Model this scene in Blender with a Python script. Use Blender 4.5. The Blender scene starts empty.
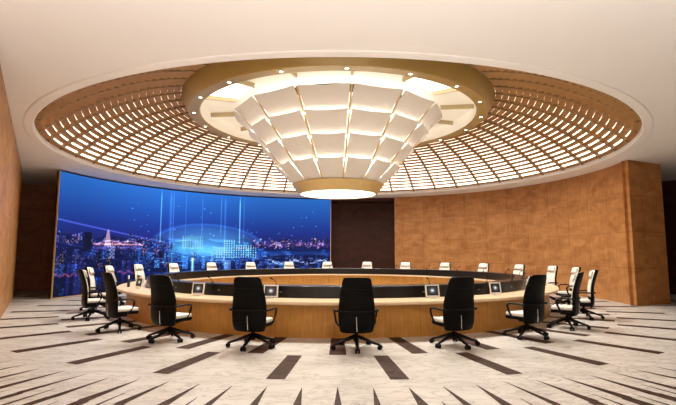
import bpy, bmesh, math, random
import numpy as np
from mathutils import Vector, Matrix

scn = bpy.context.scene
COL = scn.collection
PI = math.pi
rad = math.radians
rng = random.Random(7)

# ------------------------------------------------------------------ camera
cam_data = bpy.data.cameras.new('camera')
cam = bpy.data.objects.new('camera', cam_data)
COL.objects.link(cam)
cam_data.sensor_width = 36.0
cam_data.lens = 24.985
cam_data.clip_end = 200
cam.matrix_world = (Matrix.Translation((0, 0, 1.7436)) @ Matrix.Rotation(rad(96.165), 4, 'X')
                    @ Matrix.Rotation(0.002, 4, 'Z'))
scn.camera = cam

# ------------------------------------------------------------------ view, world, large lights
scn.view_settings.view_transform = 'Standard'
scn.view_settings.look = 'None'
scn.view_settings.gamma = 1.0
scn.view_settings.use_curve_mapping = False
scn.view_settings.exposure = 0.10

world = bpy.data.worlds.new('world')
scn.world = world
world.use_nodes = True
world.node_tree.nodes['Background'].inputs[0].default_value = (1.0, 0.85, 0.68, 1)
world.node_tree.nodes['Background'].inputs[1].default_value = 0.05

CX, CY = 0.0, 16.66          # centre of the round room, table and dome
ZC = 4.98                    # soffit height


def area_light(name, loc, rot, sx, sy, power, color=(1, .88, .72)):
    l = bpy.data.lights.new(name, 'AREA')
    l.shape = 'RECTANGLE'
    l.size = sx
    l.size_y = sy
    l.energy = power
    l.color = color
    o = bpy.data.objects.new(name, l)
    o.location = loc
    o.rotation_euler = rot
    COL.objects.link(o)
    return o


# unseen ceiling downlight, plus an upward and a front fill added for brightness
P_UP, P_DOWN, P_FRONT = 500, 60, 170
area_light('added_up_fill', (0, 1.0, 0.6), (rad(180), 0, 0), 9, 4, P_UP, (1, .97, .95))  # added fill without a fixture, lifts the near ceiling
area_light('hall_downlight', (0, 2.0, 4.8), (0, 0, 0), 8, 3, P_DOWN, (1, .96, .92))
area_light('added_front_fill', (0, -3.5, 3.2), (rad(84), 0, 0), 9, 3, P_FRONT, (1, .90, .78))  # added fill from behind the camera, brightens the veneer walls


# ------------------------------------------------------------------ materials
def new_mat(name):
    m = bpy.data.materials.new(name)
    m.use_nodes = True
    nt = m.node_tree
    b = nt.nodes['Principled BSDF']
    return m, nt, b


def N(nt, kind, **kw):
    n = nt.nodes.new(kind)
    for k, v in kw.items():
        setattr(n, k, v)
    return n


def plain(name, col, rough=.5, metal=0.0, noise=0.0, scale=20, spec=None, coat=0.0):
    m, nt, b = new_mat(name)
    b.inputs['Roughness'].default_value = rough
    b.inputs['Metallic'].default_value = metal
    b.inputs['Coat Weight'].default_value = coat
    if spec is not None:
        b.inputs['Specular IOR Level'].default_value = spec
    tc = N(nt, 'ShaderNodeTexCoord')
    nz = N(nt, 'ShaderNodeTexNoise')
    nz.inputs['Scale'].default_value = scale
    nz.inputs['Detail'].default_value = 3
    nt.links.new(tc.outputs['Object'], nz.inputs['Vector'])
    cr = N(nt, 'ShaderNodeValToRGB')
    cr.color_ramp.elements[0].position = .3
    cr.color_ramp.elements[1].position = .7
    cr.color_ramp.elements[0].color = tuple(max(0, c * (1 - noise)) for c in col) + (1,)
    cr.color_ramp.elements[1].color = tuple(min(1, c * (1 + noise)) for c in col) + (1,)
    nt.links.new(nz.outputs['Fac'], cr.inputs['Fac'])
    nt.links.new(cr.outputs['Color'], b.inputs['Base Color'])
    return m


def glow(name, col, strength):
    m, nt, b = new_mat(name)
    b.inputs['Base Color'].default_value = (*col, 1)
    b.inputs['Emission Color'].default_value = (*col, 1)
    b.inputs['Emission Strength'].default_value = strength
    return m


def wood(name, dark, light, panel=(1.2, 1.25), rough=.45, seam=.55, blotch=.62, vert=True, seams=True):
    """Veneer panels in UV metres: u along the wall, v upwards."""
    m, nt, b = new_mat(name)
    b.inputs['Roughness'].default_value = rough
    b.inputs['Specular IOR Level'].default_value = .25
    uv = N(nt, 'ShaderNodeUVMap')
    uv.uv_map = 'UVMap'
    L = nt.links.new
    mp = N(nt, 'ShaderNodeMapping')
    mp.inputs['Scale'].default_value = (9, .7, 1) if vert else (.7, 9, 1)
    L(uv.outputs[0], mp.inputs[0])
    n1 = N(nt, 'ShaderNodeTexNoise')
    n1.inputs['Scale'].default_value = 2.2
    n1.inputs['Detail'].default_value = 5
    L(mp.outputs[0], n1.inputs['Vector'])
    mp2 = N(nt, 'ShaderNodeMapping')
    mp2.inputs['Scale'].default_value = (.8, 1.9, 1)
    L(uv.outputs[0], mp2.inputs[0])
    n2 = N(nt, 'ShaderNodeTexNoise')
    n2.inputs['Scale'].default_value = 1.6
    n2.inputs['Detail'].default_value = 6
    n2.inputs['Distortion'].default_value = .8
    L(mp2.outputs[0], n2.inputs['Vector'])
    br = N(nt, 'ShaderNodeTexBrick')
    br.offset = 0.0
    br.inputs['Scale'].default_value = 1
    br.inputs['Brick Width'].default_value = panel[0]
    br.inputs['Row Height'].default_value = panel[1]
    br.inputs['Mortar Size'].default_value = .008 if seams else 0.0
    br.inputs['Color1'].default_value = (.62, .62, .62, 1)
    br.inputs['Color2'].default_value = (.38, .38, .38, 1)
    br.inputs['Mortar'].default_value = (.5, .5, .5, 1)
    L(uv.outputs[0], br.inputs['Vector'])
    a = N(nt, 'ShaderNodeMix')
    a.data_type = 'FLOAT'
    a.inputs[0].default_value = blotch
    L(n1.outputs['Fac'], a.inputs[2])
    L(n2.outputs['Fac'], a.inputs[3])
    a2 = N(nt, 'ShaderNodeMix')
    a2.data_type = 'FLOAT'
    a2.inputs[0].default_value = .22
    L(a.outputs[0], a2.inputs[2])
    L(br.outputs['Color'], a2.inputs[3])
    cr = N(nt, 'ShaderNodeValToRGB')
    cr.color_ramp.elements[0].position = .38
    cr.color_ramp.elements[1].position = .61
    cr.color_ramp.elements[0].color = (*dark, 1)
    cr.color_ramp.elements[1].color = (*light, 1)
    L(a2.outputs[0], cr.inputs['Fac'])
    mx = N(nt, 'ShaderNodeMix')
    mx.data_type = 'RGBA'
    mx.blend_type = 'MULTIPLY'
    mul = N(nt, 'ShaderNodeMath', operation='MULTIPLY')
    mul.inputs[1].default_value = seam
    L(br.outputs['Fac'], mul.inputs[0])
    L(mul.outputs[0], mx.inputs[0])
    L(cr.outputs['Color'], mx.inputs[6])
    mx.inputs[7].default_value = (.3, .2, .12, 1)
    L(mx.outputs[2], b.inputs['Base Color'])
    return m


def marble(name, c0, c1, vein, scale=1.0, rough=.35, veinw=.04, amount=.5, spec=.5):
    m, nt, b = new_mat(name)
    L = nt.links.new
    b.inputs['Roughness'].default_value = rough
    tc = N(nt, 'ShaderNodeTexCoord')
    mp = N(nt, 'ShaderNodeMapping')
    mp.inputs['Rotation'].default_value = (0, 0, .6)
    mp.inputs['Scale'].default_value = (scale, scale * 2.6, scale)
    L(tc.outputs['Object'], mp.inputs[0])
    n1 = N(nt, 'ShaderNodeTexNoise')
    n1.inputs['Scale'].default_value = .9
    n1.inputs['Detail'].default_value = 6
    L(mp.outputs[0], n1.inputs['Vector'])
    cr = N(nt, 'ShaderNodeValToRGB')
    cr.color_ramp.elements[0].position = .3
    cr.color_ramp.elements[1].position = .7
    cr.color_ramp.elements[0].color = (*c0, 1)
    cr.color_ramp.elements[1].color = (*c1, 1)
    L(n1.outputs['Fac'], cr.inputs['Fac'])
    n2 = N(nt, 'ShaderNodeTexNoise')
    n2.inputs['Scale'].default_value = 1.7
    n2.inputs['Detail'].default_value = 7
    n2.inputs['Roughness'].default_value = .62
    n2.inputs['Distortion'].default_value = .7
    L(mp.outputs[0], n2.inputs['Vector'])
    s = N(nt, 'ShaderNodeMath', operation='SUBTRACT')
    L(n2.outputs['Fac'], s.inputs[0])
    s.inputs[1].default_value = .5
    ab = N(nt, 'ShaderNodeMath', operation='ABSOLUTE')
    L(s.outputs[0], ab.inputs[0])
    cr2 = N(nt, 'ShaderNodeValToRGB')
    cr2.color_ramp.elements[0].position = 0
    cr2.color_ramp.elements[1].position = veinw
    cr2.color_ramp.elements[0].color = (amount, amount, amount, 1)
    cr2.color_ramp.elements[1].color = (0, 0, 0, 1)
    L(ab.outputs[0], cr2.inputs['Fac'])
    mx = N(nt, 'ShaderNodeMix')
    mx.data_type = 'RGBA'
    L(cr2.outputs['Color'], mx.inputs[0])
    L(cr.outputs['Color'], mx.inputs[6])
    mx.inputs[7].default_value = (*vein, 1)
    b.inputs['Specular IOR Level'].default_value = spec
    L(mx.outputs[2], b.inputs['Base Color'])
    return m


M = {}
M['ceiling'] = plain('ceiling_paint', (.87, .825, .78), .7, noise=.015, scale=.7)
M['floor'] = marble('cream_marble', (.58, .545, .495), (.71, .675, .625), (.36, .31, .26), 1.0, .36, .035, .7, spec=.35)
M['inlay'] = marble('brown_marble_inlay', (.022, .009, .006), (.075, .038, .026), (.26, .18, .13), 3.0, .6, .02, .4, spec=.12)
M['wood'] = wood('warm_wall_veneer', (.32, .125, .036), (.53, .25, .088))
M['wood_left'] = wood('side_wall_veneer', (.28, .12, .032), (.55, .27, .085), panel=(1.3, 2.6))
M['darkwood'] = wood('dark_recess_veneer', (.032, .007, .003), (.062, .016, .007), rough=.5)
M['redwood'] = wood('red_brown_recess_veneer', (.40, .15, .075), (.60, .25, .13), rough=.5)
M['tablewood'] = wood('table_front_veneer', (.38, .165, .033), (.56, .27, .062), panel=(1.77, 5), rough=.35, blotch=.5, seam=.35)
M['desktop'] = plain('desktop_maple', (.74, .55, .35), .3, noise=.06, scale=3)
M['ridge'] = plain('black_gloss_panel', (.007, .005, .0045), .28, spec=.3, noise=.1, scale=4)
M['slat'] = plain('slat_wood', (.34, .175, .055), .55, noise=.08, scale=3)
M['rib'] = plain('rib_wood', (.25, .15, .06), .5, noise=.08, scale=3)
M['bronze'] = plain('bronze_olive_lacquer', (.34, .225, .065), .38, noise=.04, scale=2, metal=.15)
M['gold'] = plain('brushed_gold', (.55, .38, .15), .4, noise=.04, scale=6, metal=.3)
M['beam'] = plain('tan_beam', (.50, .40, .22), .6, noise=.03, scale=2)
M['cream'] = plain('cream_plaster', (.84, .79, .70), .7, noise=.02, scale=1)
M['panel'] = None
M['backlight'] = glow('dome_backlight', (1, .93, .80), 2.0)
M['disc'] = glow('disc_diffuser', (1, .95, .86), 2.6)
M['strip'] = glow('led_strip', (1, .95, .88), 13)
M['core'] = glow('lantern_core', (1, .96, .90), 1.8)
M['skylight'] = glow('lit_ceiling_panel', (1, .96, .86), 2.2)
M['lens'] = glow('downlight_lens', (1, .93, .8), 12)
M['leather'] = plain('black_leather', (.003, .0026, .0024), .40, noise=.2, scale=40, spec=.08)
M['white'] = plain('cream_leather', (.80, .74, .66), .5, noise=.02, scale=30)
M['plastic'] = plain('black_plastic', (.006, .005, .005), .45, noise=.1, scale=30, spec=.15)
M['chrome'] = plain('polished_chrome', (.75, .73, .70), .18, noise=.02, metal=1.0)
M['silver'] = plain('silver_bezel', (.88, .87, .84), .4, noise=.02, metal=.1)
M['plate'] = plain('dull_steel_plate', (.22, .21, .20), .4, noise=.05, metal=.5)
M['glass'] = plain('dark_bottle_glass', (.02, .02, .02), .1, noise=.1)


def panel_material():
    m, nt, b = new_mat('translucent_acrylic')
    b.inputs['Base Color'].default_value = (.62, .575, .52, 1)
    b.inputs['Roughness'].default_value = .6
    b.inputs['Emission Color'].default_value = (1, .88, .78, 1)
    b.inputs['Emission Strength'].default_value = .02
    return m


M['panel'] = panel_material()


def monitor_screen_material():
    m, nt, b = new_mat('monitor_picture')
    L = nt.links.new
    tc = N(nt, 'ShaderNodeTexCoord')
    mp = N(nt, 'ShaderNodeMapping')
    mp.inputs['Scale'].default_value = (11, 1, 13)
    mp.inputs['Location'].default_value = (0, 0, -2.2)
    L(tc.outputs['Object'], mp.inputs[0])
    g = N(nt, 'ShaderNodeTexGradient', gradient_type='SPHERICAL')
    L(mp.outputs[0], g.inputs[0])
    cr = N(nt, 'ShaderNodeValToRGB')
    e = cr.color_ramp.elements
    e[0].position = 0
    e[0].color = (.02, .02, .022, 1)
    e[1].position = .95
    e[1].color = (.9, .95, .95, 1)
    k = e.new(.45)
    k.color = (.10, .11, .12, 1)
    L(g.outputs['Fac'], cr.inputs['Fac'])
    b.inputs['Base Color'].default_value = (.01, .01, .01, 1)
    b.inputs['Roughness'].default_value = .2
    L(cr.outputs['Color'], b.inputs['Emission Color'])
    b.inputs['Emission Strength'].default_value = 1.0
    return m


M['screen_small'] = monitor_screen_material()


# ------------------------------------------------------------------ mesh helpers
class MB:
    """collects verts/faces (with uvs) and links them as one mesh object"""

    def __init__(self):
        self.v, self.f, self.uv, self.mi = [], [], [], []

    def face(self, idx, uvs=None, mi=0):
        self.f.append(tuple(idx))
        self.uv.append(uvs)
        self.mi.append(mi)

    def box(self, c, s, mat=None, taper=1.0):
        x, y, z = s[0] / 2, s[1] / 2, s[2] / 2
        pts = []
        for k in (-1, 1):
            t = taper if k > 0 else 1.0
            for a, b in ((-1, -1), (1, -1), (1, 1), (-1, 1)):
                p = Vector((a * x * t, b * y * t, k * z))
                if mat is not None:
                    p = mat @ p
                pts.append(p + Vector(c))
        i = len(self.v)
        self.v += [tuple(p) for p in pts]
        for q in ((0, 3, 2, 1), (4, 5, 6, 7), (0, 1, 5, 4), (1, 2, 6, 5), (2, 3, 7, 6), (3, 0, 4, 7)):
            self.face([i + k for k in q])

    def lathe(self, prof, a0=0, a1=360, n=96, closed=False, c=(CX, CY), rfun=None, mi=0, cap=True):
        """revolve profile [(R,z)], azimuth 0 = towards the camera; closed=True loops the profile"""
        full = abs(a1 - a0) >= 360
        cols = n if full else n + 1
        base = len(self.v)
        m = len(prof)
        for i in range(cols):
            a = rad(a0 + (a1 - a0) * i / n)
            dr = rfun(math.degrees(a)) if rfun else 0
            for (r, z) in prof:
                self.v.append((c[0] + (r + dr) * math.sin(a), c[1] - (r + dr) * math.cos(a), z))
        cum = [0]
        for k in range(1, m + 1):
            p, q = prof[k - 1], prof[k % m]
            cum.append(cum[-1] + math.hypot(p[0] - q[0], p[1] - q[1]))
        R0 = max(p[0] for p in prof)
        segs = m if closed else m - 1
        for i in range(n):
            j = (i + 1) % cols if full else i + 1
            u0 = rad(a0 + (a1 - a0) * i / n) * R0
            u1 = rad(a0 + (a1 - a0) * (i + 1) / n) * R0
            for k in range(segs):
                k2 = (k + 1) % m
                self.face((base + i * m + k, base + j * m + k, base + j * m + k2, base + i * m + k2),
                          ((u0, cum[k]), (u1, cum[k]), (u1, cum[k + 1]), (u0, cum[k + 1])), mi)
        if closed and not full and cap:
            self.face([base + k for k in range(m)][::-1], None, mi)
            self.face([base + n * m + k for k in range(m)], None, mi)

    def disc(self, R, z, n=64, c=(CX, CY), up=False):
        i = len(self.v)
        for k in range(n):
            a = 2 * PI * k / n
            self.v.append((c[0] + R * math.sin(a), c[1] - R * math.cos(a), z))
        idx = list(range(i, i + n))
        self.face(idx if up else idx[::-1])

    def tube(self, pts, r, n=8, flat=1.0, up=None):
        """round (or flattened) bar along a polyline"""
        pts = [Vector(p) for p in pts]
        base = len(self.v)
        m = len(pts)
        rr = r if isinstance(r, (list, tuple)) else [r] * m
        for i, p in enumerate(pts):
            d = (pts[min(i + 1, m - 1)] - pts[max(i - 1, 0)]).normalized()
            ref = Vector(up) if up else (Vector((0, 0, 1)) if abs(d.z) < .9 else Vector((1, 0, 0)))
            s = d.cross(ref).normalized()
            t = s.cross(d).normalized()
            for k in range(n):
                a = 2 * PI * k / n
                q = p + s * math.cos(a) * rr[i] + t * math.sin(a) * rr[i] * flat
                self.v.append(tuple(q))
        for i in range(m - 1):
            for k in range(n):
                k2 = (k + 1) % n
                self.face((base + i * n + k, base + i * n + k2, base + (i + 1) * n + k2, base + (i + 1) * n + k))
        self.face([base + k for k in range(n)][::-1])
        self.face([base + (m - 1) * n + k for k in range(n)])

    def build(self, name, mats, parent=None, smooth=False, bevel=0.0, recalc=True, loc=None):
        me = bpy.data.meshes.new(name)
        me.from_pydata(self.v, [], self.f)
        if any(u is not None for u in self.uv):
            lay = me.uv_layers.new(name='UVMap')
            for p, u in zip(me.polygons, self.uv):
                if u is not None:
                    for li, c in zip(p.loop_indices, u):
                        lay.data[li].uv = c
        mats = mats if isinstance(mats, (list, tuple)) else [mats]
        for m in mats:
            me.materials.append(m)
        for p, k in zip(me.polygons, self.mi):
            p.material_index = k
        if recalc or bevel:
            bm = bmesh.new()
            bm.from_mesh(me)
            if recalc:
                bmesh.ops.recalc_face_normals(bm, faces=bm.faces)
            if bevel:
                es = [e for e in bm.edges if len(e.link_faces) == 2 and e.calc_face_angle() > .6]
                bmesh.ops.bevel(bm, geom=es, offset=bevel, segments=3, affect='EDGES', profile=.6)
            bm.to_mesh(me)
            bm.free()
        if smooth:
            for p in me.polygons:
                p.use_smooth = True
        me.update()
        o = bpy.data.objects.new(name, me)
        COL.objects.link(o)
        if parent is not None:
            o.parent = parent
        if loc is not None:
            o.location = loc
        return o


def thing(name, label, cat, loc=(0, 0, 0), rotz=0, group=None):
    o = bpy.data.objects.new(name, None)
    o.empty_display_size = .2
    COL.objects.link(o)
    o.location = loc
    o.rotation_euler = (0, 0, rotz)
    o['label'] = label
    o['category'] = cat
    if group:
        o['group'] = group
    return o


def structure(o, label=None, cat='wall'):
    o['kind'] = 'structure'
    if label:
        o['label'] = label
        o['category'] = cat
    return o


def polar(az, r, z=0):
    a = rad(az)
    return (CX + r * math.sin(a), CY - r * math.cos(a), z)


def wall_strip(pts, z0, z1, thick):
    """vertical wall along a polyline; thick goes to the left of its direction"""
    mb = MB()
    n = len(pts)
    P = [Vector((p[0], p[1], 0)) for p in pts]
    Q = []
    for i, p in enumerate(P):
        d = (P[min(i + 1, n - 1)] - P[max(i - 1, 0)]).normalized()
        Q.append(p + Vector((-d.y, d.x, 0)) * thick)
    u = 0
    for i in range(n - 1):
        du = (P[i + 1] - P[i]).length
        a, b, c, d = P[i], P[i + 1], Q[i + 1], Q[i]
        k = len(mb.v)
        for q, z in ((a, z0), (b, z0), (b, z1), (a, z1), (d, z0), (c, z0), (c, z1), (d, z1)):
            mb.v.append((q.x, q.y, z))
        uvs = ((u, z0), (u + du, z0), (u + du, z1), (u, z1))
        mb.face((k, k + 1, k + 2, k + 3), uvs)
        mb.face((k + 5, k + 4, k + 7, k + 6), uvs)
        mb.face((k + 3, k + 2, k + 6, k + 7), uvs)
        mb.face((k + 1, k, k + 4, k + 5), uvs)
        if i == 0:
            mb.face((k, k + 3, k + 7, k + 4), ((u, z0), (u, z1), (u + thick, z1), (u + thick, z0)))
        if i == n - 2:
            mb.face((k + 1, k + 5, k + 6, k + 2), ((u, z0), (u + thick, z0), (u + thick, z1), (u, z1)))
        u += du
    return mb


# ------------------------------------------------------------------ the room
def build_floor():
    mb = MB()
    mb.v += [(-24, -9, 0), (24, -9, 0), (24, 34, 0), (-24, 34, 0)]
    mb.face((0, 1, 2, 3), None, 0)
    H = 0.003

    def wedge(az, r0, r1, w0, w1, skew=0.0):
        a = rad(az)
        dx, dy = math.sin(a), -math.cos(a)
        tx, ty = math.cos(a), math.sin(a)
        k = len(mb.v)
        for r, w, s in ((r0, -w0, 0), (r0, w0, 0), (r1, w1, skew), (r1, -w1, skew)):
            mb.v.append((CX + dx * r + tx * (w / 2 + s), CY + dy * r + ty * (w / 2 + s), H))
        mb.face((k, k + 1, k + 2, k + 3), None, 1)

    for k in range(36):
        wedge(10 * k, 6.70, 8.34, .27, .30)
        wedge(10 * k + 5, 8.42, 9.96, .25, .27)
    r = random.Random(3)
    n = 140
    for k in range(n):
        az = 360 * k / n
        # jagged shard: tip near the table, two blades opening outwards
        t = r.uniform(.8, 1.25)
        sk = r.uniform(-.05, .05)
        wedge(az, 10.33 + r.uniform(-.05, .05), 11.3, .008, .13 * t, sk)
        wedge(az + .05, 11.3, 13.0, .13 * t, .17 * t, sk)
        if k % 2 == 0:
            wedge(az + 1.3, 10.95 + r.uniform(-.1, .15), 12.9, .01, .15, r.uniform(-.06, .06))
        else:
            wedge(az + 1.25, 11.25 + r.uniform(-.1, .2), 12.9, .01, .12, r.uniform(-.06, .06))
    o = mb.build('floor', [M['floor'], M['inlay']], recalc=False)
    structure(o)


build_floor()

# soffit with the round opening and its rounded lip
mb = MB()
mb.lathe([(9.22, ZC + .14), (9.22, ZC - .015), (9.25, ZC - .03), (9.42, ZC - .03), (9.45, ZC - .02), (9.45, ZC), (26, ZC)], n=192)
mb.lathe([(26, ZC + .14), (9.22, ZC + .14)], n=192)
o = mb.build('ceiling', M['ceiling'], recalc=False)
structure(o)

# left veneer wall: straight, slanting away from the camera
lw = [(-4.9, -6.0), (-4.9, 3.0), (-5.33, 7.0), (-12.8, 18.8)]
structure(wall_strip(lw, 0, ZC, .3).build('wall_left', M['wood_left']))


def r_right(az):
    xs = [84, 86, 111, 132, 162.4, 190]
    ys = [10.04, 10.04, 10.52, 10.85, 10.95, 10.95]
    return float(np.interp(az, xs, ys))


pts = [(11.7, 16.78)] + [polar(az, r_right(az))[:2] for az in np.linspace(86.2, 162.6, 48)]
pts = [tuple(p) for p in pts]
structure(wall_strip(pts, 0, ZC, -.25).build('wall_right', M['wood']))

# wall that carries the video screen
pts = [polar(az, 11.12)[:2] for az in np.linspace(-178.2, -99.0, 48)]
structure(wall_strip(pts, 0, ZC, -.2).build('wall_back', M['darkwood']))
# dark recess between the screen and the right-hand veneer wall
pts = [polar(az, 12.3)[:2] for az in np.linspace(155, 189, 14)]
structure(wall_strip(pts, 0, ZC, -.2).build('wall_recess', M['darkwood']))
mb = MB()
mb.lathe([(10.98, ZC - .16), (12.3, ZC - .16), (12.3, ZC - .02), (10.98, ZC - .02)], 160, 183.2, 12, closed=True)
structure(mb.build('trim_1', M['darkwood']))
# recess left of the screen, recess right of the veneer wall
structure(wall_strip([(-17.5, 21.3), (-10.0, 23.6)], 0, ZC, .2).build('wall_recess_left', M['redwood']))
structure(wall_strip([(12.5, 24.0), (16.5, 18.0)], 0, ZC, .2).build('wall_recess_right', M['darkwood']))
# the outer shell of the hall
pts = [(19.5 * math.sin(a), 12.0 - 19.5 * math.cos(a)) for a in np.linspace(0, 2 * PI, 49)]
structure(wall_strip(pts, 0, ZC + .1, -.2).build('wall_outer', M['wood']))

# ------------------------------------------------------------------ slatted dome
E0, E1 = (9.20, 5.03), (5.44, 6.98)
ANG0, ANG1 = rad(43), rad(11)      # tangent at the edge and at the ring


def dome_pt(t, off=0.0):
    """t 0..1 from outer edge to ring along a circular arc, off = distance above the surface"""
    ch = math.atan2(E1[1] - E0[1], E0[0] - E1[0])
    half = (ANG0 - ANG1) / 2
    c = math.hypot(E1[1] - E0[1], E0[0] - E1[0])
    Rr = c / (2 * math.sin(half))
    a = ch + half - 2 * half * t
    # integrate along the arc from E0
    a0 = ch + half
    s = Rr * (math.sin(a0) - math.sin(a))     # vertical part uses cos; derive directly
    x = E0[0] - Rr * (math.sin(a0) - math.sin(a))
    z = E0[1] + Rr * (math.cos(a) - math.cos(a0))
    x += -off * math.sin(a) * -1
    z += off * math.cos(a)
    return x, z, a


NROW = 20
dome = thing('slatted_dome', 'round domed ceiling of brown wooden slats with warm light between them', 'dome', (CX, CY, 5.0))


def dome_child(mb, name, mat, **kw):
    mb.v = [(x - CX, y - CY, z - 5.0) for x, y, z in mb.v]
    return mb.build(name, mat, dome, **kw)


SHW = .20      # flat overlapping boards, stepped like a stair
mb = MB()
for k in range(NROW):
    t = (k + .45) / NROW
    x, z, a = dome_pt(t)
    ux, uz = -math.cos(a), math.sin(a)          # along the surface, inwards and up
    nx, nz = math.sin(a), math.cos(a)
    pr = [(x - SHW / 2, z), (x + SHW / 2, z), (x + SHW / 2, z + .05), (x - SHW / 2, z + .05)]
    mb.lathe(pr, n=192, closed=True)
dome_child(mb, 'slat_rings', M['slat'])
for k in range(48):
    az = (k + .5) * 7.5
    a = rad(az)
    d = Vector((math.sin(a), -math.cos(a), 0))
    tn = Vector((math.cos(a), math.sin(a), 0)) * .032
    mb = MB()
    m = 14
    for i in range(m + 1):
        x0, z0, _ = dome_pt(.012 + .988 * i / m, -.045)
        x1, z1, _ = dome_pt(.012 + .988 * i / m, .06)
        for (x, z) in ((x0, z0), (x1, z1)):
            c = Vector((0, 0, z - 5.0)) + d * x
            mb.v.append(tuple(c - tn))
            mb.v.append(tuple(c + tn))
    for i in range(m):
        q = i * 4
        for f in ((0, 1, 5, 4), (1, 3, 7, 5), (3, 2, 6, 7), (2, 0, 4, 6)):
            mb.face([q + j for j in f])
    mb.face((0, 2, 3, 1))
    mb.face((m * 4, m * 4 + 1, m * 4 + 3, m * 4 + 2))
    mb.build('rib', M['rib'], dome)
mb = MB()
prof = [(9.30, ZC + .13), (9.36, ZC + .3)] + [dome_pt(t, .36)[:2] for t in np.linspace(0, 1, 14)]
mb.lathe(prof, n=96)
dome_child(mb, 'light_panel', M['backlight'], smooth=True, recalc=False)

# ------------------------------------------------------------------ downlight ring
ring = thing('downlight_ring', 'olive bronze ring with small round downlights hanging below the slatted dome', 'ceiling ring', (CX, CY, 6.48))


def ring_child(mb, name, mat, parent=None, z0=6.48, **kw):
    mb.v = [(x - CX, y - CY, z - z0) for x, y, z in mb.v]
    return mb.build(name, mat, parent or ring, **kw)


mb = MB()
mb.lathe([(4.83, 7.1), (4.83, 6.50), (4.85, 6.48), (5.19, 6.48), (5.22, 6.50), (5.44, 6.94), (5.44, 7.12)], n=160)
ring_child(mb, 'ring_body', M['bronze'], recalc=False)
mb = MB()
mb.lathe([(4.82, 6.52), (4.82, 6.98), (2.6, 6.98)], n=128)
ring_child(mb, 'inner_soffit', M['cream'], recalc=False)
for k in range(14):
    az = 6.2 + 25.714 * k
    mb = MB()
    a = rad(az)
    mb.box((0, 0, 0), (.07, 1.15, .14), None)
    rot = Matrix.Rotation(a, 4, 'Z')
    c = Vector(polar(az, 4.24, 6.90))
    mb.v = [tuple(rot @ Vector(p) + c) for p in mb.v]
    ring_child(mb, 'radial_beam', M['beam'])
for az0, az1 in ((-69.5, -46.5), (33.0, 56.5)):
    mb = MB()
    mb.lathe([(4.72, 6.93), (3.55, 6.93), (3.55, 6.975), (4.72, 6.975)], az0, az1, 8, closed=True)
    ring_child(mb, 'lit_panel', M['skylight'])
for k in range(18):
    az = 2.5 + 19.85 * k if k < 10 else 2.5 - 19.85 * (18 - k)
    p = polar(az, 5.03, 6.478)
    mb = MB()
    mb.lathe([(.048, .004), (.048, -.008), (.068, -.008), (.072, .002)], n=16, c=(0, 0))
    t = mb.build('downlight_trim', M['gold'], ring, loc=(p[0] - CX, p[1] - CY, p[2] - 6.48), recalc=False)
    mb = MB()
    mb.disc(.05, -.004, 16, (0, 0))
    mb.build('downlight_lens', M['lens'], t, recalc=False)
    l = bpy.data.lights.new('downlight_lamp', 'SPOT')
    l.energy = 640
    l.color = (1, .95, .87)
    l.spot_size = rad(115)
    l.spot_blend = .6
    l.shadow_soft_size = .06
    lo = bpy.data.objects.new('downlight_lamp', l)
    COL.objects.link(lo)
    lo.location = (p[0], p[1], p[2] - .03)
    out = Vector((p[0] - CX, p[1] - CY, 0)).normalized()
    lo.rotation_euler = (Vector((0, 0, -1)) + out * .34).to_track_quat('-Z', 'Y').to_euler()

# ------------------------------------------------------------------ tiered lantern
NP = 14
PH = 6.2
TP = [(3.74, 6.57), (3.24, 5.98), (2.73, 5.38), (2.23, 4.74), (1.62, 4.156)]
lan = thing('tiered_chandelier', 'huge inverted cone chandelier with four tiers of glowing cream panels', 'chandelier', (CX, CY, 3.82))


def lan_child(mb, name, mat, **kw):
    mb.v = [(x - CX, y - CY, z - 3.82) for x, y, z in mb.v]
    return mb.build(name, mat, lan, **kw)


def cpt(az, R, z):
    a = rad(az)
    return Vector((CX + R * math.sin(a), CY - R * math.cos(a), z))


for ti in range(4):
    (R0, z0), (R1, z1) = TP[ti], TP[ti + 1]
    R1 = R1 - (.30 if ti < 3 else .12)
    z1 = z1 - .04
    for k in range(NP):
        a0 = PH + 25.714 * k
        a1 = a0 + 25.714
        gapt = .055 / R0
        gapb = .045 / R1
        tl, tr = cpt(a0, R0, z0), cpt(a1, R0, z0)
        bl, br_ = cpt(a0, R1, z1), cpt(a1, R1, z1)
        e = (tr - tl).normalized()
        tl += e * .065
        tr -= e * .065
        bl += e * .02
        br_ -= e * .02
        # slightly bowed sheet: 4 strips across, solid thickness
        mb = MB()
        out = cpt((a0 + a1) / 2, 1, 0) - Vector((CX, CY, 0))
        nrm = (tr - tl).cross(bl - tl).normalized()
        if nrm.dot(out) < 0:
            nrm = -nrm
        m = 4
        for off in (0, -.025):
            for i in range(m + 1):
                s = i / m
                bow = .05 * (1 - (2 * s - 1) ** 2)
                mb.v.append(tuple(tl.lerp(tr, s) + nrm * (off + bow)))
                mb.v.append(tuple(bl.lerp(br_, s) + nrm * (off + bow)))
        o2 = 2 * (m + 1)
        for i in range(m):
            q = 2 * i
            mb.face((q, q + 1, q + 3, q + 2))
            mb.face((o2 + q, o2 + q + 2, o2 + q + 3, o2 + q + 1))
            mb.face((q, q + 2, o2 + q + 2, o2 + q))
            mb.face((q + 1, o2 + q + 1, o2 + q + 3, q + 3))
        mb.face((0, o2, o2 + 1, 1))
        mb.face((2 * m, 2 * m + 1, o2 + 2 * m + 1, o2 + 2 * m))
        lan_child(mb, 'shade_panel', M['panel'])
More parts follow.
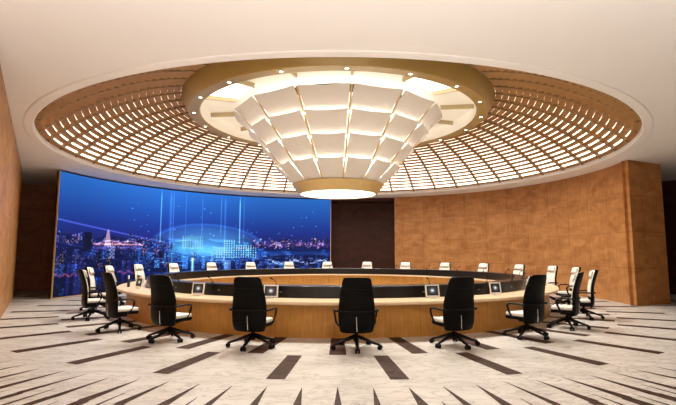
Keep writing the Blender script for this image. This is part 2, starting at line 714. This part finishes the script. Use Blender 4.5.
# light strips in the troughs behind each tier's top edge
for ti in range(1, 5):
    R, z = TP[ti]
    mb = MB()
    r = R - (.12 if ti < 4 else .05)
    mb.lathe([(r - .03, z - .07), (r + .0, z - .07), (r + .0, z - .045), (r - .03, z - .045)], PH, PH + 360, NP, closed=True)
    lan_child(mb, 'light_strip', M['strip'])
# glowing core
mb = MB()
mb.lathe([(3.15, 6.5), (1.15, 4.2)], PH, PH + 360, 56)
mb.disc(3.15, 6.5, 56, up=True)
lan_child(mb, 'light_core', M['core'], recalc=False)
for k in range(NP):
    az = PH + 25.714 * k
    mb = MB()
    a = rad(az)
    tn = Vector((math.cos(a), math.sin(a), 0)) * .030
    pp = [cpt(az, R - .10, z + .02) for R, z in TP]
    qq = [cpt(az, R - .15, z) for R, z in TP]
    for p, q in zip(pp, qq):
        for s in (p, q):
            mb.v.append(tuple(s - tn))
            mb.v.append(tuple(s + tn))
    m = len(TP) - 1
    for i in range(m):
        q = i * 4
        for f in ((0, 1, 5, 4), (1, 3, 7, 5), (3, 2, 6, 7), (2, 0, 4, 6)):
            mb.face([q + j for j in f])
    mb.face((0, 2, 3, 1))
    mb.face((m * 4, m * 4 + 1, m * 4 + 3, m * 4 + 2))
    lan_child(mb, 'lantern_rib', M['gold'])
mb = MB()
mb.lathe([(1.34, 3.86), (1.34, 3.82), (1.39, 3.82), (1.625, 4.14), (1.625, 4.17), (1.3, 4.17)], n=72)
lan_child(mb, 'rim', M['gold'], recalc=False)
mb = MB()
mb.lathe([(1.34, 3.835), (.9, 3.815), (.02, 3.81)], n=72)
lan_child(mb, 'disc_diffuser', M['disc'], recalc=False, smooth=True)
mb = MB()
mb.lathe([(1.9, 6.5), (1.9, 6.98), (1.8, 6.98), (1.8, 6.5)], n=32, closed=True)
lan_child(mb, 'suspension_drum', M['cream'])

# ------------------------------------------------------------------ video wall
SA0, SA1, SR = -97.2, -177.7, 10.9
NX, NZ = 560, 200
SZ0, SZ1 = .03, 4.90


def screen_colors():
    r = np.random.RandomState(5)
    # s: 0 left .. 1 right, t: 0 bottom .. 1 top
    S, T = np.meshgrid(np.linspace(0, 1, NX), np.linspace(0, 1, NZ))
    img = np.zeros((NZ, NX, 3))

    def mixc(stops):
        ts = [a for a, _ in stops]
        return np.stack([np.interp(T, ts, [c[i] for _, c in stops]) for i in range(3)], -1)

    # display-referred colours
    img[:] = mixc([(0, (.02, .04, .17)), (.25, (.03, .07, .26)), (.42, (.05, .11, .36)), (.50, (.12, .16, .46)),
                   (.55, (.11, .18, .54)), (.66, (.11, .25, .62)), (.82, (.14, .36, .73)), (1, (.18, .45, .82))])
    img[:] *= (.92 + .16 * np.clip(1 - np.abs(S - .42) / .35, 0, 1))[..., None]

    def add(mask, col, k=1.0):
        img[:] = img + mask[..., None] * np.array(col) * k

    def over(mask, col):
        img[:] = img * (1 - mask[..., None]) + mask[..., None] * np.array(col)

    # blue haze dome in the middle
    d = np.sqrt(((S - .535) / .20) ** 2 + ((T - .42) / .24) ** 2)
    over(np.clip(1.05 - d, 0, 1) ** .6 * .85 * np.clip((T - .16) / .15, 0, 1), (.32, .64, .92))
    edge = np.exp(-((d - 1.0) / .05) ** 2) * .25 * (T > .45)
    add(edge, (.15, .4, .6))
    d2 = np.sqrt(((S - .44) / .10) ** 2 + ((T - .40) / .10) ** 2)
    add(np.clip(1 - d2, 0, 1), (.15, .42, .35), .8)
    d3 = np.sqrt(((S - .53) / .13) ** 2 + ((T - .38) / .07) ** 2)
    D3 = np.clip(1 - d3, 0, 1)
    # pale arcs sweeping over the left sky
    arc = .62 - .32 * S - .25 * S ** 2
    add(np.exp(-((T - arc) / .006) ** 2) * (S < .42), (.22, .22, .42))
    arc = .44 - .05 * np.sin(S * 9)
    add(np.exp(-((T - arc) / .005) ** 2) * (S < .5) * .6, (.20, .25, .5))
    for k in range(7):
        c = .10 + .05 * k + .05 * np.sin(S * (5 + k) + k)
        add(np.exp(-((T - c) / .006) ** 2) * .35, (.05, .20, .45))
    # city: dark mass then towers with lit windows
    hz = .49 + .02 * np.sin(S * 40)
    over(((T < hz) * .35).astype(float), (.03, .05, .20))

    def rect(s0, s1, t0, t1):
        return (S >= s0) & (S < s1) & (T >= t0) & (T < t1)

    def city(n, smin, smax, t_lo, t_hi, hmin, hmax, wmin, wmax, tones, lights, lit=.5):
        """towers drawn back to front: flat tone, lighter crown, a few lit cells"""
        ts = np.sort(r.uniform(t_lo, t_hi, n))[::-1]
        for b in ts:
            s0, w, h = r.uniform(smin, smax), r.uniform(wmin, wmax), r.uniform(hmin, hmax)
            j0, j1 = int(max(0, b) * NZ), int(min(1, b + h) * NZ) + 1
            i0, i1 = int(s0 * NX), int((s0 + w) * NX) + 1
            j1, i1 = min(j1, NZ), min(i1, NX)
            if j1 - j0 < 2 or i1 - i0 < 2:
                continue
            tone = np.array(tones[r.randint(len(tones))]) * r.uniform(.6, 1.2)
            blk = img[j0:j1, i0:i1]
            blk[:] = blk * .35 + tone * .65
            blk[-2:] += tone * .5
            c = np.array(lights[r.randint(len(lights))])
            win = r.rand((j1 - j0) // 2 + 1, (i1 - i0) // 2 + 1) < .22
            win = win.repeat(2, 0).repeat(2, 1)[:j1 - j0, :i1 - i0]
            blk[win] += c * lit * r.uniform(.2, 1)

    navy = [(.02, .05, .20), (.03, .08, .26), (.05, .12, .36), (.03, .05, .18)]
    steel = [(.06, .16, .42), (.10, .26, .56), (.18, .40, .70), (.05, .12, .36), (.04, .08, .28)]
    cold = [(.3, .6, .9), (.5, .7, .95), (.6, .6, .85)]
    warm = [(.9, .6, .6), (.75, .55, .8), (.95, .75, .6), (.6, .6, .9)]
    city(60, 0, .40, .40, .47, .02, .07, .006, .016, navy + [(.16, .14, .36)], cold + warm, .7)
    city(60, .70, .985, .40, .47, .02, .08, .004, .010, navy + [(.22, .18, .45)], warm, .9)
    for k in range(70):
        s, t = r.uniform(.0, .99), r.normal(.455, .012)
        if .40 < s < .70:
            continue
        add(np.exp(-(((S - s) / .0022) ** 2 + ((T - t) / .007) ** 2)), warm[r.randint(4)], r.uniform(.3, .9))
    city(110, .28, .74, .16, .38, .04, .13, .007, .018, steel, cold, .55)
    city(80, 0, .40, .16, .40, .03, .10, .007, .020, navy + steel[:1], cold + warm, .5)
    city(70, .70, .985, .14, .36, .02, .06, .007, .020, navy + steel[:2], cold, .5)
    city(60, 0, .99, .0, .14, .03, .08, .010, .025, navy, cold, .35)
    for k in range(90):
        s, t = r.uniform(.25, .98), r.uniform(.08, .36)
        l = r.uniform(.006, .02)
        add(np.exp(-(((S - s) / l) ** 2 + ((T - t) / .005) ** 2)), (.45, .65, .85), r.uniform(.15, .6))
    over(np.clip(D3 * .8, 0, .6), (.42, .78, .92))
    over(np.clip(1 - d / .9, 0, 1) * .35 * (T > .24), (.32, .66, .92))
    # dark slab tower and pale tower at left
    over(rect(.098, .125, .36, .53) * .85, (.03, .05, .16))
    w = .003 + .010 * np.clip((.56 - T) / .16, 0, 1)
    over((np.abs(S - .181) < w) * (T > .41) * (T < .56) * .8, (.80, .66, .80))
    over(rect(.188, .207, .30, .42) * .5, (.35, .42, .68))
    chk = ((np.floor(T * 60) + np.floor(S * 150)) % 2 == 0)
    add((rect(.188, .207, .30, .42) & chk) * .5, (.5, .5, .5))
    # bridge: two shallow glowing curves and deck
    for c0 in (.19, .255):
        cur = .425 + .035 * np.clip(1 - ((S - c0) / .045) ** 2, 0, 1)
        m = np.exp(-((T - cur) / .006) ** 2) * (np.abs(S - c0) < .05)
        add(m, (.75, .5, .5), .7)
    add(np.exp(-((T - .43) / .007) ** 2) * ((S > .13) & (S < .30)), (.9, .5, .4), .8)
    add((np.exp(-((T - .40) / .02) ** 2) * ((S > .13) & (S < .30)) * (r.rand(NZ, NX) < .4)), (.6, .4, .6), .6)
    # pink light at the right-hand horizon, river below
    add(np.exp(-((T - .45) / .03) ** 2) * ((S > .74)) * .22, (.7, .35, .5))
    over(np.exp(-((T - .35) / .025) ** 2) * (S > .72) * .6, (.12, .30, .66))
    cl = (r.rand(NZ // 2, NX // 4).repeat(2, 0).repeat(4, 1) > .6)
    add(np.exp(-((T - .25 - .02 * np.sin(S * 60)) / .018) ** 2) * ((S > .76) & (S < .985)) * cl, (.7, .75, .85), .8)
    # dotted data blocks
    dots = ((np.floor(S * NX) % 5 < 2) & (np.floor(T * NZ) % 5 < 3))
    for s0, s1, t0, t1 in ((.445, .52, .40, .53), (.565, .72, .30, .42), (.60, .64, .42, .49), (.64, .70, .40, .45)):
        add((rect(s0, s1, t0, t1) & dots) * .6, (.5, .75, .75))
    # vertical light beams
    for s, t0, k, w in ((.365, .40, .8, .0014), (.41, .42, .45, .001), (.455, .5, .3, .001), (.515, .46, .30, .001),
                        (.585, .5, .45, .001), (.6, .2, .25, .003), (.655, .42, 1.0, .0016), (.67, .2, .2, .002), (.40, .1, .25, .004)):
        m = np.exp(-((S - s) / w) ** 2) * np.clip((T - t0) / .1, 0, 1) * np.clip((.96 - T) / .05 * .5 + .5, 0, 1)
        add(m, (.40, .62, .75), k)
    # lit monument spire
    w = .004 + .012 * np.clip(.25 - T, 0, 1)
    m = np.exp(-((S - .485) / w) ** 2) * (T > .10) * (T < .30)
    add(m, (.5, .75, .8), .9)
    add(rect(.60, .625, .14, .27) * .35, (.55, .65, .8))
    # stars and nodes
    for _ in range(46):
        s, t = r.uniform(.2, .95), r.uniform(.45, .85)
        m = np.exp(-(((S - s) / .0018) ** 2 + ((T - t) / .004) ** 2))
        add(m, (.6, .8, .9), r.uniform(.2, .9))
    add(np.exp(-(((S - .735) / .004) ** 2 + ((T - .51) / .009) ** 2)), (.7, .9, 1))
    for s0, s1 in ((.22, .30), (.0, .08)):
        m = np.exp(-((T - .17 - .01 * np.sin(S * 200)) / .008) ** 2) * ((S > s0) & (S < s1)) * (r.rand(NZ, NX) < .5)
        add(m, (.9, .35, .35), .7)
    # soft vertical reflections low at left
    for s in (.05, .075, .09, .24, .26, .30):
        add(np.exp(-((S - s) / .006) ** 2) * (T < .28) * .22, (.35, .35, .9))
    # brighter core of the city, softly fading to the sides
    img[:] *= (1 + .30 * np.clip(1 - ((S - .55) / .3) ** 2, 0, 1) * (T < .5))[..., None]
    img[:] = np.clip(img, 0, 1)
    lin = np.where(img <= .04045, img / 12.92, ((img + .055) / 1.055) ** 2.4)
    return lin


def screen_material():
    m, nt, b = new_mat('video_picture')
    at = N(nt, 'ShaderNodeVertexColor')
    at.layer_name = 'picture'
    nt.links.new(at.outputs['Color'], b.inputs['Emission Color'])
    b.inputs['Emission Strength'].default_value = 1.0
    b.inputs['Base Color'].default_value = (.005, .005, .006, 1)
    b.inputs['Roughness'].default_value = .6
    b.inputs['Specular IOR Level'].default_value = .05
    return m


vw = thing('video_wall', 'large curved video wall showing a blue night city skyline', 'screen', polar(-137.5, SR, 0))
org = Vector(vw.location)
lin = screen_colors()
verts = []
for j in range(NZ):
    z = SZ0 + (SZ1 - SZ0) * j / (NZ - 1)
    for i in range(NX):
        az = SA0 + (SA1 - SA0) * i / (NX - 1)
        p = polar(az, SR, z)
        verts.append((p[0] - org.x, p[1] - org.y, p[2]))
faces = [(j * NX + i, j * NX + i + 1, (j + 1) * NX + i + 1, (j + 1) * NX + i) for j in range(NZ - 1) for i in range(NX - 1)]
me = bpy.data.meshes.new('picture')
me.from_pydata(verts, [], faces)
ca = me.color_attributes.new('picture', 'FLOAT_COLOR', 'POINT')
buf = np.ones((NZ * NX, 4), dtype=np.float32)
buf[:, :3] = lin.reshape(-1, 3)
ca.data.foreach_set('color', buf.ravel())
me.materials.append(screen_material())
po = bpy.data.objects.new('picture', me)
COL.objects.link(po)
po.parent = vw


def vw_child(mb, name, mat, **kw):
    mb.v = [(x - org.x, y - org.y, z) for x, y, z in mb.v]
    return mb.build(name, mat, vw, **kw)


mb = MB()
mb.lathe([(SR + .01, 0.0), (SR + .07, 0.0), (SR + .07, SZ1), (SR + .01, SZ1)], SA1, SA0, 48, closed=True)
vw_child(mb, 'cabinet', M['plastic'])
for a0, a1 in ((SA0, SA0 + .16), (SA1 - .16, SA1)):
    mb = MB()
    mb.lathe([(SR - .02, 0), (SR + .03, 0), (SR + .03, SZ1 + .02), (SR - .02, SZ1 + .02)], a0, a1, 1, closed=True)
    vw_child(mb, 'edge_trim', M['gold'])
mb = MB()
mb.lathe([(SR - .04, 0), (SR + .0, 0), (SR + .0, .035), (SR - .04, .035)], SA1, SA0, 48, closed=True)
vw_child(mb, 'bottom_trim', M['gold'])

# ------------------------------------------------------------------ ring table
TZ = .76
table = thing('conference_table', 'huge round ring-shaped wooden conference table with a black raised inner band', 'table', (CX, CY, 0))


def t_child(mb, name, mat, **kw):
    mb.v = [(x - CX, y - CY, z) for x, y, z in mb.v]
    return mb.build(name, mat, table, **kw)


mb = MB()
mb.lathe([(6.70, 0), (6.76, 0), (6.76, TZ - .07), (6.70, TZ - .07)], n=144, closed=True)
t_child(mb, 'outer_panel', M['tablewood'])
mb = MB()
mb.lathe([(5.68, TZ - .05), (7.01, TZ - .07), (7.03, TZ - .05), (7.03, TZ - .012), (7.018, TZ), (5.68, TZ)], n=144, closed=True)
t_child(mb, 'desktop', M['desktop'])
mb = MB()
mb.lathe([(5.84, TZ), (6.24, TZ), (6.22, 1.015), (6.205, 1.027), (5.85, 1.027), (5.84, 1.015)], n=144, closed=True)
t_child(mb, 'monitor_ridge', M['ridge'])
mb = MB()
mb.lathe([(5.74, 0), (5.80, 0), (5.80, TZ - .05), (5.74, TZ - .05)], n=144, closed=True)
t_child(mb, 'inner_panel', M['tablewood'])

SEATS = [-74, -58, -41.3, -27, -12.3, 2.6, 17.5, 32.2, 45.5, 61, 82, 95, 110, 124.5, 139.5, 154.5, 169, 184, 198.5, 213, 228, 243, 258, 272.5]
for az in SEATS:
    mb = MB()
    rot = Matrix.Rotation(rad(az), 4, 'Z')
    mb.box((0, 0, 0), (.06, .010, .03))
    mb.box((0, -.006, 0), (.016, .010, .014))
    p = Vector(polar(az + .6, 6.236, .885))
    mb.v = [tuple(rot @ Vector(v) + p) for v in mb.v]
    t_child(mb, 'outlet', M['plate'])


# ------------------------------------------------------------------ copying
def dup(root, loc, rotz, label, group=None):
    r = root.copy()
    COL.objects.link(r)
    r.location = loc
    r.rotation_euler = (0, 0, rotz)
    r['label'] = label
    if group:
        r['group'] = group
    for ch in list(root.children):
        c = ch.copy()
        COL.objects.link(c)
        c.parent = r
        for g in list(ch.children):
            d = g.copy()
            COL.objects.link(d)
            d.parent = c
    return r


# ------------------------------------------------------------------ office chair
BK = [  # z, half width, y of the rear face
    (.305, .24, -.228), (.315, .275, -.236), (.34, .300, -.246), (.45, .325, -.268), (.60, .336, -.272), (.75, .332, -.276),
    (.88, .320, -.292), (1.00, .304, -.320), (1.10, .290, -.350), (1.18, .277, -.376), (1.24, .265, -.396), (1.28, .25, -.408), (1.30, .228, -.415), (1.309, .19, -.418)]


def back_surface(inset, off, z_from=.30, z_to=1.31, wrap=.06, puff=0.0, nx=10):
    rows = [b for b in BK if z_from - 1e-6 <= b[0] <= z_to + 1e-6]
    out = []
    for z, w, y in rows:
        row = []
        for i in range(nx + 1):
            s = -1 + 2 * i / nx
            x = (w - inset) * s
            yy = y + off + wrap * s * s + puff * (1 - s ** 4) * (1 if .4 < z < 1.29 else .3)
            row.append((x, yy, z))
        out.append(row)
    return out


def slab_between(A, B):
    mb = MB()
    nr, nc = len(A), len(A[0])
    for g in (A, B):
        for row in g:
            mb.v += row
    o = nr * nc
    for j in range(nr - 1):
        for i in range(nc - 1):
            q = j * nc + i
            mb.face((q, q + 1, q + nc + 1, q + nc))
            mb.face((o + q, o + q + nc, o + q + nc + 1, o + q + 1))
    for j in range(nr - 1):
        for i in (0, nc - 1):
            q = j * nc + i
            mb.face((q, q + nc, o + q + nc, o + q))
    for i in range(nc - 1):
        for j in (0, nr - 1):
            q = j * nc + i
            mb.face((q, q + 1, o + q + 1, o + q))
    return mb


def make_chair():
    t = thing('office_chair', 'x', 'chair')
    mb = slab_between(back_surface(0, 0), back_surface(0.008, .055))
    o = mb.build('backrest_shell', M['leather'], t, smooth=True)
    bv = o.modifiers.new('b', 'BEVEL')
    bv.width = .014
    bv.segments = 2
    bv.limit_method = 'ANGLE'
    bv.angle_limit = rad(50)
    mb = slab_between(back_surface(.030, .045, .48, 1.30), back_surface(.035, .065, .48, 1.30, puff=.055))
    mb.build('backrest_cushion', M['white'], t, smooth=True)
    mb = slab_between(back_surface(.050, .10, 1.10, 1.28), back_surface(.065, .115, 1.10, 1.28, puff=.05))
    mb.build('headrest', M['white'], t, smooth=True)
    # stitched yoke seam on the rear of the headrest
    mb = MB()
    pts = [(x * .30, -.356 + .06 * x * x - .004, 1.098) for x in np.linspace(-1, 1, 9)]
    mb.tube(pts, .005, 6)
    mb.build('rear_seam', M['plastic'], t)
    mb = MB()
    mb.tube([(.004, -.262, .34), (-.002, -.275, .45), (-.008, -.279, .60)], [.006, .007, .006], 8)
    mb.build('spine_strip', M['chrome'], t)
    # seat
    mb = MB()
    mb.box((0, .065, .405), (.58, .48, .07), taper=1.04)
    mb.build('seat_pan', M['leather'], t, bevel=.025, smooth=True)
    mb = MB()
    mb.box((0, .075, .472), (.575, .47, .075))
    mb.build('seat', M['white'], t, bevel=.03, smooth=True)
    # arms
    for s in (-1, 1):
        mb = MB()
        mb.tube([(s * .325, -.26, .70), (s * .385, -.20, .705), (s * .405, -.05, .712), (s * .41, .08, .712), (s * .408, .135, .695),
                 (s * .40, .160, .65), (s * .385, .150, .56), (s * .365, .11, .46), (s * .33, .08, .405), (s * .24, .06, .39)],
                .025, 8, flat=.75)
        mb.build('armrest', M['plastic'], t, smooth=True)
    mb = MB()
    pts = [(x * .34, -.296 + .055 * x * x - .008, .70) for x in np.linspace(-1, 1, 9)]
    mb.tube(pts, .012, 6)
    mb.build('arm_crossbar', M['plastic'], t)
    # mechanism, column
    mb = MB()
    mb.box((0, 0, .345), (.20, .26, .06))
    mb.build('tilt_mechanism', M['plastic'], t, bevel=.012)
    mb = MB()
    mb.tube([(0, 0, .16), (0, 0, .27)], .036, 14)
    mb.tube([(0, 0, .23), (0, 0, .33)], .021, 14)
    mb.build('gas_lift', M['plastic'], t, smooth=False)
    mb = MB()
    mb.tube([(0, 0, .13), (0, 0, .235)], [.045, .06], 16)
    mb.build('base_hub', M['plastic'], t)
    for k in range(5):
        a = rad(-90 + 72 * k)
        ca, sa = math.cos(a), math.sin(a)
        mb = MB()
        mb.tube([(ca * .03, sa * .03, .215), (ca * .16, sa * .16, .175), (ca * .33, sa * .33, .115), (ca * .44, sa * .44, .088)],
                [.046, .040, .030, .024], 8, flat=.8)
        leg = mb.build('leg', M['plastic'], t, smooth=True)
        mb = MB()
        side = Vector((-sa, ca, 0))
        c0 = Vector((ca * .45, sa * .45, .042))
        for s in (-1, 1):
            p = c0 + side * s * .026
            mb.tube([p - side * .016, p + side * .016], .042, 14)
        mb.tube([c0 + Vector((0, 0, .0)), c0 + Vector((0, 0, .055))], .012, 8)
        mb.build('caster', M['plastic'], leg)
    return t


def chair_labels():
    L = {}
    L[2.6] = 'black leather high-back chair facing straight away, at the front centre of the table'
    L[-12.3] = 'black high-back chair seen from behind, first to the left of the front centre chair'
    L[17.5] = 'black high-back chair seen from behind, first to the right of the front centre chair'
    L[-27] = 'black high-back chair turned to show its cream seat, second left of the front centre one'
    L[32.2] = 'black high-back chair showing its cream seat, second right of the front centre chair'
    L[-41.3] = 'black-backed chair in side view near the left end, third left of the front centre chair'
    L[45.5] = 'black-backed chair in side view near the right end, third right of the front centre chair'
    L[-58] = 'black and cream chair in profile at the far left, leftmost of all the chairs'
    L[61] = 'slim black and cream chair in profile, rightmost of all the chairs'
    L[-74] = 'cream-fronted chair half hidden behind the leftmost black chair'
    L[82] = 'cream high-back chair at the right end, just left of the rightmost chair'
    L[95] = 'cream high-back chair beyond the right end of the desktop, second left of the rightmost chair'
    L[272.5] = 'cream chair angled at the left end of the table, just left of the bottle'
    L[258] = 'cream chair just right of the bottle, behind the left bend of the table'
    L[184] = 'cream chair across the table at the right edge of the video wall'
    L[169] = 'cream chair across the table, in front of the dark recess between screen and veneer wall'
    L[198.5] = 'cream chair across the table, second from the right in front of the video wall'
    L[213] = 'cream chair across the table, third from the right in front of the video wall'
    L[228] = 'cream chair across the table, fourth from the right in front of the video wall'
    L[243] = 'cream chair across the table in front of the screen, two right of the bottle'
    L[154.5] = 'cream chair across the table, first to the right of the dark recess'
    L[139.5] = 'cream chair across the table, second to the right of the dark recess'
    L[124.5] = 'cream chair across the table, third to the right of the dark recess'
    L[110] = 'cream chair across the table, fourth to the right of the dark recess'
    return L


LAB = chair_labels()
CR = 7.62
proto = make_chair()
OFF = {2.6: -.03, -12.3: .02, 17.5: .03, -27: 0.0, 32.2: 0.0, -41.3: -.08, 45.5: .22, 61: .12}
POSN = {-58: (-58.9, 7.62), -41.3: (-40.5, 7.62), -27: (-26.0, 7.74), -12.3: (-11.8, 7.80), 2.6: (2.5, 7.78), 17.5: (16.5, 7.80),
        32.2: (31.4, 7.66), 45.5: (45.6, 7.60), 61: (61.5, 7.62)}
first = True
for az in SEATS:
    pa, pr_ = POSN.get(az, (az, CR))
    loc = polar(pa, pr_)
    if first:
        proto.location = loc
        proto.rotation_euler = (0, 0, rad(az))
        proto['label'] = LAB[az]
        proto['group'] = 'swivel chairs around the round table'
        first = False
    else:
        dup(proto, loc, rad(az) + OFF.get(az, 0), LAB[az])


# ------------------------------------------------------------------ desk monitors
def make_monitor():
    t = thing('desk_monitor', 'x', 'monitor', group='small monitors on the round desk')
    W, Hh = .32, .265
    tilt = Matrix.Rotation(rad(-10), 4, 'X')

    def T(mb, dz=.035):
        mb.v = [tuple(tilt @ Vector(v) + Vector((0, 0, dz))) for v in mb.v]
        return mb
    mb = MB()
    b = .026
    mb.box((0, 0, b / 2), (W, .022, b))
    mb.box((0, 0, Hh - b / 2), (W, .022, b))
    mb.box((-W / 2 + b / 2, 0, Hh / 2), (b, .022, Hh - 2 * b))
    mb.box((W / 2 - b / 2, 0, Hh / 2), (b, .022, Hh - 2 * b))
    T(mb).build('bezel', M['silver'], t)
    mb = MB()
    mb.box((0, .004, Hh / 2), (W - 2 * b, .014, Hh - 2 * b))
    s = T(mb).build('screen', M['screen_small'], t)
    mb = MB()
    mb.box((0, .018, Hh / 2), (W - .02, .016, Hh - .02))
    T(mb).build('rear_case', M['plastic'], t)
    mb = MB()
    mb.box((0, .03, .006), (.20, .10, .012))
    mb.build('stand_foot', M['silver'], t, bevel=.003)
    mb = MB()
    mb.box((0, .035, .05), (.05, .012, .09))
    mb.build('stand_neck', M['silver'], t)
    return t


MONS = [(-74, 'small silver desk monitor furthest round the left bend, nearest the bottle'),
        (-58.5, 'small silver desk monitor at the left bend, behind the leftmost black chairs'),
        (-42.5, 'small silver desk monitor behind the black chair third left of centre'),
        (-29.8, 'small silver-framed monitor with grey picture, just right of the second chair left of centre'),
        (-12.9, 'small silver-framed monitor just right of the first chair left of centre'),
        (3.0, 'small silver-framed monitor hidden behind the front centre chair'),
        (18.7, 'small silver-framed monitor just left of the first chair right of centre'),
        (35.3, 'small silver-framed monitor with bluish picture, between the two right-hand black chairs'),
        (53, 'small silver monitor peeking out at the upper left of the third chair right of centre'),
        (74, 'small silver desk monitor at the right bend of the desk')]
mp = make_monitor()
for i, (az, lab) in enumerate(MONS):
    loc = polar(az, 6.52, TZ)
    rz = rad(az) * .62
    if i == 0:
        mp.location = loc
        mp.rotation_euler = (0, 0, rz)
        mp['label'] = lab
    else:
        dup(mp, loc, rz, lab)


# ------------------------------------------------------------------ gooseneck microphones
def make_mic():
    t = thing('gooseneck_microphone', 'x', 'microphone', group='gooseneck microphones on the black band')
    mb = MB()
    mb.tube([(0, 0, 0), (0, 0, .02)], [.035, .028], 14)
    mb.build('base', M['plastic'], t)
    mb = MB()
    mb.tube([(0, 0, .015), (0, -.005, .06), (-.03, -.03, .11), (-.07, -.06, .14)], .008, 6)
    mb.build('stem', M['plastic'], t, smooth=True)
    mb = MB()
    mb.tube([(-.062, -.054, .134), (-.085, -.071, .152), (-.115, -.093, .170)], [.012, .019, .014], 8)
    mb.build('capsule', M['plastic'], t, smooth=True)
    return t


def seat_words(az):
    return LAB[az]


MICW = {-74: 'in front of the half hidden cream chair at far left', -58: 'in front of the chair in profile at far left',
        -41.3: 'in front of the third chair left of centre', -27: 'behind the monitor second left of centre',
        -12.3: 'behind the monitor just left of centre', 2.6: 'in front of the front centre chair',
        17.5: 'behind the monitor just right of centre', 32.2: 'behind the bluish monitor second right of centre',
        45.5: 'in front of the third chair right of centre', 61: 'in front of the rightmost chair',
        82: 'in front of the cream chair next to the rightmost one', 95: 'at the right bend of the band',
        110: 'before the far cream chair fourth right of the dark recess', 124.5: 'before the far cream chair third right of the dark recess',
        139.5: 'before the far cream chair second right of the dark recess', 154.5: 'before the far cream chair first right of the dark recess',
        169: 'before the far cream chair in front of the dark recess', 184: 'before the far cream chair at the screen right edge',
        198.5: 'before the far cream chair second from the screen right edge', 213: 'before the far cream chair third from the screen right edge',
        228: 'before the far cream chair fourth from the screen right edge', 243: 'before the far cream chair two right of the bottle',
        258: 'before the cream chair just right of the bottle', 272.5: 'before the cream chair just left of the bottle'}
MICAZ = {-27: -29.4, -12.3: -13.2, 17.5: 20.2, 32.2: 37.4, 45.5: 50}
mic = make_mic()
for i, az in enumerate(SEATS):
    loc = polar(MICAZ.get(az, az - .3), 6.10, 1.027)
    lab = 'thin black gooseneck microphone ' + MICW[az]
    if i == 0:
        mic.location = loc
        mic.rotation_euler = (0, 0, rad(az))
        mic['label'] = lab
    else:
        dup(mic, loc, rad(az), lab)

# ------------------------------------------------------------------ bottle
bt = thing('bottle', 'slim dark bottle with a pale cap standing on the left bend of the desk', 'bottle', polar(-64.2, 6.72, TZ))
mb = MB()
mb.lathe([(.001, 0), (.036, 0), (.040, .01), (.040, .16), (.034, .19), (.017, .225), (.015, .25), (.001, .25)], n=20, c=(0, 0))
mb.build('bottle_body', M['glass'], bt, smooth=True)
mb = MB()
mb.lathe([(.001, .335), (.018, .33), (.020, .25), (.020, .225), (.001, .225)], n=16, c=(0, 0))
mb.build('cap', M['silver'], bt, smooth=True)
